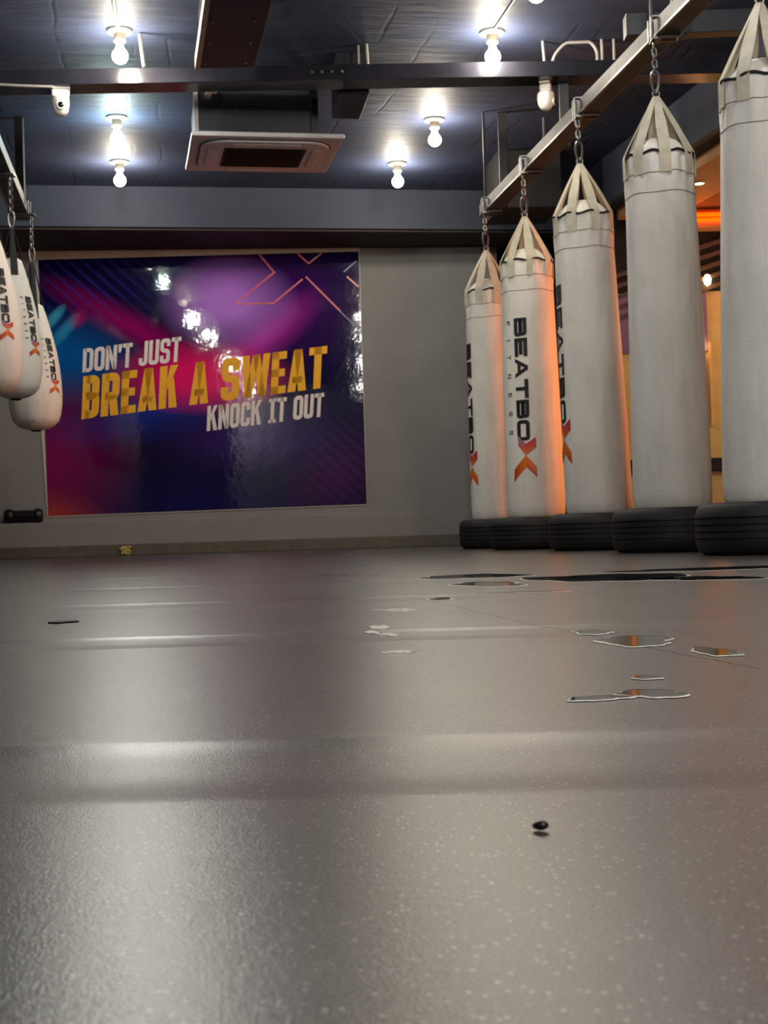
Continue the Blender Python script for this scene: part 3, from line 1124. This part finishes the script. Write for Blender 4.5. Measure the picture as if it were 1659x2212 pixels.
# ------------------------------------------------------------------ bare-bulb lamps
def lamp(label, x, y, zb, mat, spin=0.0, tilt=(0.0, 0.0)):
    root = thing('ceiling_lamp', label, 'lamp', (x, y, H), (0, 0, spin), 'bare bulb ceiling lamps')
    pl = obj('mounting_plate', add_lathe(B(), [(0, 0), (0.066, 0), (0.070, -0.004), (0.068, -0.014), (0.050, -0.020), (0.030, -0.024), (0, -0.024)], 32), M['porcelain'], root)
    for s in (-1, 1):
        obj('screw', add_lathe(B(), [(0, -0.026), (0.008, -0.024), (0.010, -0.012), (0, -0.012)], 12, Matrix.Translation((0.045 * s, 0, 0))), M['steel'], pl)
    zt = zb - H
    obj('socket', add_lathe(B(), [(0.030, -0.022), (0.034, -0.028), (0.032, -0.046), (0.035, -0.050), (0.034, -0.064), (0.028, -0.070), (0.0, -0.070)], 28), M['porcelain'], root)
    prof = [(0.0, -0.066), (0.016, -0.066), (0.017, -0.082), (0.024, zt + 0.040)]
    for k in range(10):
        a = rad(52) - rad(142) * k / 9
        prof.append((0.044 * math.cos(a), zt + 0.044 * math.sin(a)))
    prof[-1] = (0.0, zt - 0.044)
    obj('bulb', add_lathe(B(), prof, 28), mat, root)
    return root


ZB = 2.815
lamp('lit bulb at the left of the ceiling, in front of the cross beam', -1.389, 7.853, ZB, M['bulb'], 0.2)
lamp('cool white bulb, middle one of the left row', -1.708, 9.462, ZB, M['bulb_c'], 0.5)
lamp('lit bulb farthest back in the left row, by the bulkhead', -1.897, 10.575, ZB, M['bulb'], 0.1)
lamp('lit bulb cut off by the top edge of the photo, right of centre', 0.845, 7.12, ZB, M['bulb'], 0.3)
lamp('lit bulb in front of the cross beam, left of the hanging rail', 0.697, 8.053, ZB, M['bulb'], 0.7)
lamp('lit bulb behind the cross beam, middle one of the right row', 0.426, 9.734, ZB, M['bulb'], 0.4)
lamp('lit bulb farthest back in the right row, by the bulkhead', 0.182, 10.867, ZB, M['bulb'], 0.0)
lamp_or_fill(-1.24, 6.95, ZB, REAR_LAMP_W)

# conduits feeding the lamps along the ceiling
tag(obj('lamp_conduit', add_tube(B(), [(-1.20, 6.8, H - 0.012), (-1.336, 7.40, H - 0.010), (-1.386, 7.80, H - 0.012)], 0.011), M['cable']), 'pale conduit on the ceiling running to the left front bulb', 'cable')
tag(obj('lamp_conduit', add_tube(B(), [(0.838, 7.20, H - 0.008), (0.777, 7.56, H - 0.010), (0.705, 7.99, H - 0.012)], 0.006), M['cable']), 'thin grey conduit between the two right front bulbs', 'cable')


# ------------------------------------------------------------------ threaded rods, pipes and cables
def rod(label, x, y, z0, z1, r=0.008, dx=0.0):
    o = obj('threaded_rod', add_tube(B(), [(x, y, z1), (x + dx, y, z0)], r, 8), M['cable'])
    return tag(o, label, 'rod', 'pale rods hanging from the ceiling')


rod('pale rod hanging beside the left front bulb', -1.285, 7.90, 2.765, H - 0.01, 0.010, 0.020)
rod('long pale rod above the cross beam, right of the duct', -0.020, 8.20, 2.812, H, 0.008, 0.006)
rod('short pale rod beside the long one right of the duct', -0.068, 8.22, 2.812, H, 0.006)
rod('pale rod left of the arched pipe', 1.006, 8.24, 2.812, H, 0.008, 0.008)
rod('pale rod touching the right end of the arched pipe', 1.350, 8.24, 2.812, H, 0.009)
rod('tall pale rod behind the hanging rail, right of the arched pipe', 1.420, 8.24, 2.812, H, 0.008)
pts = _round([Vector((x, z)) for x, z in ((1.052, 2.805), (1.068, 2.870), (1.140, 2.955), (1.280, 2.955), (1.322, 2.90), (1.322, 2.805))], 0.08)
tag(obj('arched_pipe', add_tube(B(), [(p.x, 8.24, min(p.y, H - 0.012)) for p in pts], 0.0095, 10), M['cable']), 'pale pipe arching over the cross beam beside the right camera', 'pipe')
tag(obj('camera_cable', add_tube(B(), [(-2.54, 8.000, 2.747), (-2.18, 8.010, 2.733), (-1.99, 8.018, 2.720), (-1.87, 8.025, 2.714), (-1.81, 8.035, 2.714)], 0.008), M['cable']),
    'grey cable slung along the beam to the left security camera', 'cable')


# ------------------------------------------------------------------ security cameras
def security_camera(label, x, y, z, turn):
    root = thing('security_camera', label, 'camera', (x, y, z), (0, 0, turn), 'security cameras under the cross beam')
    obj('mounting_plate', add_box(B(), (-0.055, -0.030, -0.012), (0.055, 0.030, 0.0)), M['white'], root, False, 0.004)
    obj('bracket', add_box(B(), (-0.050, -0.036, -0.062), (0.050, 0.030, -0.016)), M['white'], root, False, 0.012)
    prof = [(0.0, -0.165), (0.018, -0.163), (0.033, -0.150), (0.044, -0.125), (0.050, -0.095), (0.050, -0.066), (0.046, -0.058), (0.0, -0.058)]
    body = obj('housing', add_lathe(B(), prof, 32), M['white'], root)
    mt = Matrix.Translation((0, -0.034, -0.112)) @ Matrix.Rotation(rad(90), 4, 'X')
    obj('bezel', add_lathe(B(), [(0.0, 0.0), (0.027, 0.0), (0.025, 0.016), (0.021, 0.018), (0.0, 0.018)], 24, mt), M['white'], root)
    mt = Matrix.Translation((0, -0.050, -0.112)) @ Matrix.Rotation(rad(90), 4, 'X')
    obj('lens', add_lathe(B(), [(0.0, 0.0), (0.017, 0.0), (0.017, 0.004), (0.010, 0.008), (0.0, 0.009)], 24, mt), M['lens'], root)
    return root


security_camera('white security camera under the beam at the left, facing the room', -1.778, 8.09, 2.725, rad(14))
security_camera('white security camera under the beam beside the hanging rail', 1.018, 8.27, 2.725, rad(75))

# ------------------------------------------------------------------ ventilation duct and air conditioner
dx, dy = -0.185, 0.983
duct = thing('ventilation_duct', 'wide dark duct running over the beam towards the air conditioner', 'duct', (-0.65, 6.7, H))
bm = add_prism(B(), [(-0.745 + 0.62, 3.2), (-0.453 + 0.62, 3.2), (-0.620, 7.58), (-0.915, 7.58)], 2.640, H)
bmesh.ops.transform(bm, matrix=Matrix.Translation((0.65, -6.7, -H)), verts=bm.verts[:])
obj('main_duct', bm, M['duct'], duct, False, 0.004)
bm = add_prism(B(), [(-0.772 + 0.62, 3.2), (-0.745 + 0.62, 3.2), (-0.915, 7.58), (-0.942, 7.58)], 2.634, 2.70)
bmesh.ops.transform(bm, matrix=Matrix.Translation((0.65, -6.7, -H)), verts=bm.verts[:])
obj('edge_highlight', bm, M['cable'], duct, False)  # pale strip stands in for lamplight catching the duct's left edge
for k, y in enumerate((6.9, 7.2, 7.5)):
    for s in (0.05, 0.26):
        x = -0.745 - 0.18 * (y - 6.612) + s - 0.02
        obj('bolt', add_lathe(B(), [(0, -0.008), (0.007, -0.007), (0.009, 0.002), (0, 0.002)], 10, Matrix.Translation((x + 0.65, y - 6.7, 2.640 - H))), M['steel'], duct)
tag(obj('duct_box', add_prism(B(), [(-0.20, 8.32), (-0.012, 8.32), (-0.078, 8.84), (-0.25, 8.80)], 2.71, H), M['dark'], smooth=False, bevel=0.004),
    'square dark duct box behind the beam, right of the air conditioner', 'duct')
tag(obj('duct_box', add_prism(B(), [(0.93, 10.60), (1.40, 10.60), (1.34, 11.2), (0.86, 11.2)], 2.53, H), M['night'], smooth=False, bevel=0.004),
    'black duct box under the ceiling behind the far bags', 'duct')
for k in range(4):
    obj('bolt', add_lathe(B(), [(0, -0.010), (0.009, -0.008), (0.011, 0.003), (0, 0.003)], 10, Matrix.Translation((-0.337 + 0.057 * k, 8.096, 2.772)) @ Matrix.Rotation(rad(90), 4, 'X') @ Matrix.Rotation(PI, 4, 'X')), M['steel'], BEAM)

ac = thing('air_conditioner', 'ceiling cassette air conditioner with ivory panel hanging behind the beam', 'air conditioner', (-1.085, 8.48, 2.54), (0, 0, ROOM))
PW, PD = 0.93, 0.83
obj('panel', add_box(B(), (0, 0, 0), (PW, PD, 0.030)), M['panel'], ac, False, 0.008)


def rounded(cx, cy, hx, hy, rr, n=6):
    out = []
    for sx, sy, a0 in ((1, 1, 0), (-1, 1, 90), (-1, -1, 180), (1, -1, 270)):
        for k in range(n + 1):
            a = rad(a0 + 90 * k / n)
            out.append((cx + sx * (hx - rr) + rr * math.cos(a), cy + sy * (hy - rr) + rr * math.sin(a)))
    return out


obj('fascia', add_prism(B(), rounded(PW / 2, PD / 2, 0.40, 0.35, 0.16), -0.016, 0.004), M['panel'], ac, False, 0.006)
obj('groove', add_prism(B(), rounded(PW / 2, PD / 2, 0.408, 0.358, 0.165), -0.003, 0.004), M['grille'], ac, False)
gr = obj('intake_grille', add_box(B(), (PW / 2 - 0.255, PD / 2 - 0.21, -0.020), (PW / 2 + 0.255, PD / 2 + 0.21, -0.012)), M['grille'], ac, False)
for k in range(9):
    y = PD / 2 - 0.18 + 0.045 * k
    obj('slat', add_box(B(), (PW / 2 - 0.245, y - 0.004, -0.028), (PW / 2 + 0.245, y + 0.004, -0.018)), M['soffit'], gr, False)
for s in (-1, 1):
    obj('louver', add_box(B(), (PW / 2 - 0.21, PD / 2 + s * 0.285 - 0.030, -0.023), (PW / 2 + 0.21, PD / 2 + s * 0.285 + 0.030, -0.014)), M['panel'], ac, False, 0.004)
    obj('louver', add_box(B(), (PW / 2 + s * 0.325 - 0.030, PD / 2 - 0.20, -0.023), (PW / 2 + s * 0.325 + 0.030, PD / 2 + 0.20, -0.014)), M['panel'], ac, False, 0.004)
hs = obj('housing', add_box(B(), (0.045, 0.05, 0.030), (PW - 0.20, PD - 0.05, 0.34)), M['dark'], ac, False, 0.006)
bm = B()
for a, b in (((0.20, 0.205), (0.46, 0.211)), ((0.20, 0.155), (0.46, 0.160))):
    add_box(bm, (a[0], 0.040, a[1]), (b[0], 0.052, b[1]))
for x in (0.20, 0.275, 0.40, 0.455):
    add_box(bm, (x, 0.040, 0.158), (x + 0.005, 0.052, 0.208))
obj('access_frame', bm, M['rail'], hs, False)
obj('corner_strip', add_box(B(), (0.020, 0.030, 0.030), (0.046, 0.055, 0.40)), M['cable'], ac, False)
obj('drain_elbow', add_tube(B(), [(0.145, 0.05, 0.285), (0.135, 0.01, 0.280), (0.110, -0.012, 0.262), (0.098, -0.016, 0.225)], 0.020, 12), M['cable'], ac)
obj('support_leg', add_box(B(), (PW - 0.19, 0.10, 0.030), (PW - 0.145, 0.16, 0.42)), M['dark'], ac, False)
obj('pipe', add_tube(B(), [(PW - 0.20, 0.22, 0.06), (PW - 0.14, 0.22, 0.055)], 0.022, 12), M['panel'], ac)
for x, y in ((0.10, 0.12), (0.10, PD - 0.12), (PW - 0.26, PD - 0.12)):
    obj('hanger_rod', add_tube(B(), [(x, y, 0.33), (x, y, H - 2.54)], 0.006), M['steel'], ac)

# ------------------------------------------------------------------ the orange passage on the right
tube = thing('neon_tube', 'long orange neon tube glowing across the end of the passage', 'light', (2.22, 10.985, 2.505))
obj('tube', add_tube(B(), [(0.02, 0, 0.012), (2.38, 0, 0.012)], 0.016, 12), M['neon'], tube)
obj('tube', add_tube(B(), [(0.02, 0, -0.030), (2.38, 0, -0.030)], 0.016, 12), M['neon'], tube)
obj('backplate', add_box(B(), (0.0, 0.016, -0.060), (2.40, 0.035, 0.055)), M['tan'], tube, False)
for k in range(5):
    z = 2.36 - 0.085 * k
    bm = add_box(B(), (-0.95, -0.02, -0.017), (0.95, 0.02, 0.017), Matrix.Rotation(rad(-17), 4, 'Y'))
    o = obj('slat', bm, M['slat'], smooth=False)
    o.location = (2.70, 11.335, z)
    tag(o, ('topmost', 'second from top', 'middle', 'fourth from top', 'lowest')[k] + ' slanting brown slat under the neon tube', 'slat', 'slanting slats under the neon tube')
wl = thing('wall_lamp', 'small warm lamp shining below the slats in the passage', 'lamp', (2.632, 11.30, 2.06))
obj('bulb', add_lathe(B(), [(0, 0.045), (0.018, 0.040), (0.030, 0.010), (0.024, -0.028), (0, -0.045)], 20), M['warm'], wl)
obj('holder', add_box(B(), (-0.015, 0.0, 0.03), (0.015, 0.06, 0.055)), M['slat'], wl, False)
ds = thing('downlight', 'round downlight in the tan passage ceiling beside the nearest bag', 'lamp', (2.285, 9.95, 2.52))
obj('lamp_glass', add_lathe(B(), [(0, -0.010), (0.028, -0.008), (0.032, 0.002), (0, 0.002)], 24), M['warm'], ds)
obj('trim_ring', add_lathe(B(), [(0.031, 0.001), (0.031, -0.011), (0.040, -0.009), (0.042, 0.001)], 24, closed=True), M['white'], ds)
obj_ = obj('wall_panel', add_box(B(), (1.72, 11.325, 1.50), (2.625, 11.35, 1.97)), M['mauve'], smooth=False)
tag(obj_, 'mauve panel on the far passage wall between the bags', 'wall panel')
dr = thing('door_frame', 'pale narrow door frame on the amber passage wall', 'door frame', (2.585, 11.34, 0.95))
obj('jamb', add_box(B(), (-0.045, -0.03, 0.1), (-0.015, 0.0, 0.62)), M['amber'], dr, False)
obj('jamb', add_box(B(), (0.045, -0.03, -0.05), (0.065, 0.0, 0.62)), M['amber'], dr, False)
obj('handle_plate', add_box(B(), (-0.01, -0.035, 0.0), (0.015, 0.0, 0.30)), M['board'], dr, False)
obj('light_box', add_box(B(), (-0.045, -0.05, 0.555), (0.0, -0.031, 0.61)), M['warm'], dr, False)
tag(obj('bumper_rail', add_box(B(), (1.72, 11.31, 0.54), (4.6, 11.35, 0.645)), M['night'], smooth=False, bevel=0.006), 'dark bumper rail across the amber passage wall', 'rail')
# ------------------------------------------------------------------ small things on and by the floor
db = thing('dumbbell', 'black dumbbell lying on the ledge at the foot of the wall', 'dumbbell', (-3.045, wall_y(-3.045) - 0.072, 0.360))
db.rotation_euler = (0, 0, 0.098)
mt = Matrix.Rotation(rad(90), 4, 'Y')
obj('handle', add_lathe(B(), [(0, -0.10), (0.046, -0.10), (0.048, 0), (0.046, 0.10), (0, 0.10)], 28, mt), M['black'], db)
for s in (-1, 1):
    prof = [(0, 0.085), (0.050, 0.085), (0.059, 0.095), (0.062, 0.115), (0.060, 0.140), (0.050, 0.156), (0.030, 0.162), (0, 0.163)]
    obj('weight', add_lathe(B(), [(r, s * z) for r, z in prof], 28, mt), M['black'], db)


def blob_poly(n, rx, ry, seed, jag=0.25):
    rn = random.Random(seed)
    ph = [rn.uniform(0, 6.28) for _ in range(4)]
    out = []
    for i in range(n):
        a = 2 * PI * i / n
        k = 1 + jag * (0.5 * math.sin(2 * a + ph[0]) + 0.35 * math.sin(3 * a + ph[1]) + 0.3 * math.sin(5 * a + ph[2]) + 0.2 * math.sin(9 * a + ph[3]))
        out.append((rx * k * math.cos(a), ry * k * math.sin(a)))
    return out


def puddle(label, x, y, rx, ry, seed, rim=0.0, rot=0.0):
    poly = blob_poly(48, rx, ry, seed)
    root = thing('puddle', label, 'puddle', (x, y, 0.0), (0, 0, rot), 'water puddles on the floor')
    obj('water', add_prism(B(), poly, 0.0, 0.0012), M['water'], root, False)
    if rim:
        rn = random.Random(seed + 50)
        bm = B()
        ins = [bm.verts.new((px, py, 0.0013)) for px, py in poly]
        outs, up = [], []
        for i, (px, py) in enumerate(poly):
            k = 1 + rim * (0.5 + 0.8 * rn.random()) / max(0.02, math.hypot(px, py))
            outs.append(bm.verts.new((px * k, py * k, 0.0005)))
        m = len(poly)
        for i in range(m):
            bm.faces.new((ins[i], ins[(i + 1) % m], outs[(i + 1) % m], outs[i]))
        obj('dried_rim', bm, M['rim'], root, False)
    return root


for a in (('dark puddle at the far left of the wet patch, pale edged', 0.235, 3.78, 0.125, 0.19, 3, 0.010, 0.05),
          ('small puddle just in front of the far left one', 0.232, 3.20, 0.075, 0.15, 5, 0.012, 0),
          ('long dark puddle in the middle of the wet patch before the tyres', 0.53, 3.38, 0.17, 0.27, 8, 0.006, 0.1),
          ('puddle touching the right of the middle wet patch', 0.71, 3.16, 0.11, 0.13, 11, 0.004, 0.0),
          ('long thin puddle closest to the tyres', 0.86, 3.80, 0.24, 0.14, 14, 0.003, 0.02),
          ('thin puddle alone in front of the wet patch', 0.272, 2.73, 0.085, 0.030, 17, 0.004, 0.0),
          ('tiny round puddle on the dark floor joint', 0.098, 2.56, 0.020, 0.045, 20, 0.007, 0.0),
          ('pale edged puddle right of the joint, catching orange', 0.262, 1.50, 0.038, 0.065, 23, 0.004, 0.0),
          ('small oval puddle behind the orange one', 0.236, 1.64, 0.022, 0.030, 26, 0.003, 0.0),
          ('orange reflecting puddle farthest right by the joint', 0.309, 1.345, 0.018, 0.045, 29, 0.003, 0.0),
          ('nearest puddle, left half of the pale ringed pair', 0.148, 1.008, 0.022, 0.012, 32, 0.0022, 0.1),
          ('nearest puddle, right half of the pale ringed pair', 0.189, 1.026, 0.022, 0.024, 35, 0.0022, 0.1),
          ('small puddle behind the nearest pale ringed pair', 0.205, 1.135, 0.012, 0.012, 38, 0.0018, 0.0)):
    puddle(*a)


def pale_mark(label, x, y, rx, ry, seed):
    bm = B()
    rn = random.Random(seed)
    for k in range(7):
        poly = blob_poly(18, rx * rn.uniform(0.15, 0.5), ry * rn.uniform(0.08, 0.3), seed + k, 0.5)
        ox, oy = rn.uniform(-0.6, 0.6) * rx, rn.uniform(-0.8, 0.8) * ry
        add_prism(bm, [(px + ox, py + oy) for px, py in poly], 0.0, 0.0008 + 0.00005 * k)
    o = obj('dried_stain', bm, M['rim'], smooth=False)
    o.location = (x, y, 0)
    return tag(o, label, 'stain', 'pale dried stains on the floor')


pale_mark('pale dried stain left of the joint, far one', 0.016, 2.23, 0.040, 0.07, 3)
pale_mark('pale dried stain left of the joint, large middle one', -0.006, 1.78, 0.024, 0.13, 9)
pale_mark('pale dried stain left of the joint, nearest one', 0.010, 1.46, 0.020, 0.03, 15)

bm = B()
add_prism(bm, blob_poly(20, 0.019, 0.030, 4, 0.3), 0.0, 0.0025)
o = obj('rubber_flake', bm, M['chip'], smooth=False, bevel=0.0008)
o.location = (-0.497, 2.179, 0)
tag(o, 'dark red flake lying alone on the left of the floor', 'flake')
bm = B()
bmesh.ops.create_icosphere(bm, subdivisions=2, radius=0.0028)
for v in bm.verts:
    v.co = Vector((v.co.x * 1.35, v.co.y * 0.8, v.co.z * 0.7 + 0.0022)) * (1 + 0.12 * math.sin(900 * v.co.x))
o = obj('rubber_crumb', bm, M['black'])
o.location = (0.059, 0.576, 0)
o.rotation_euler = (0, 0, -0.6)
tag(o, 'tiny black crumb lying on the near floor', 'crumb')
# crumpled tape against the skirting
bm = B()
pts = []
for k in range(40):
    a = k * 0.9
    pts.append((0.038 * math.sin(a * 1.3) * (1 - 0.2 * math.cos(a)), 0.016 * math.cos(a * 1.7), 0.042 + 0.030 * math.sin(a * 0.77)))
add_tube(bm, pts, 0.0085, 6)
o = obj('crumpled_tape', bm, M['yellow'])
o.location = (-2.185, wall_y(-2.185) - 0.185, 0.0)
tag(o, 'small crumpled yellow tape lying against the skirting', 'tape')
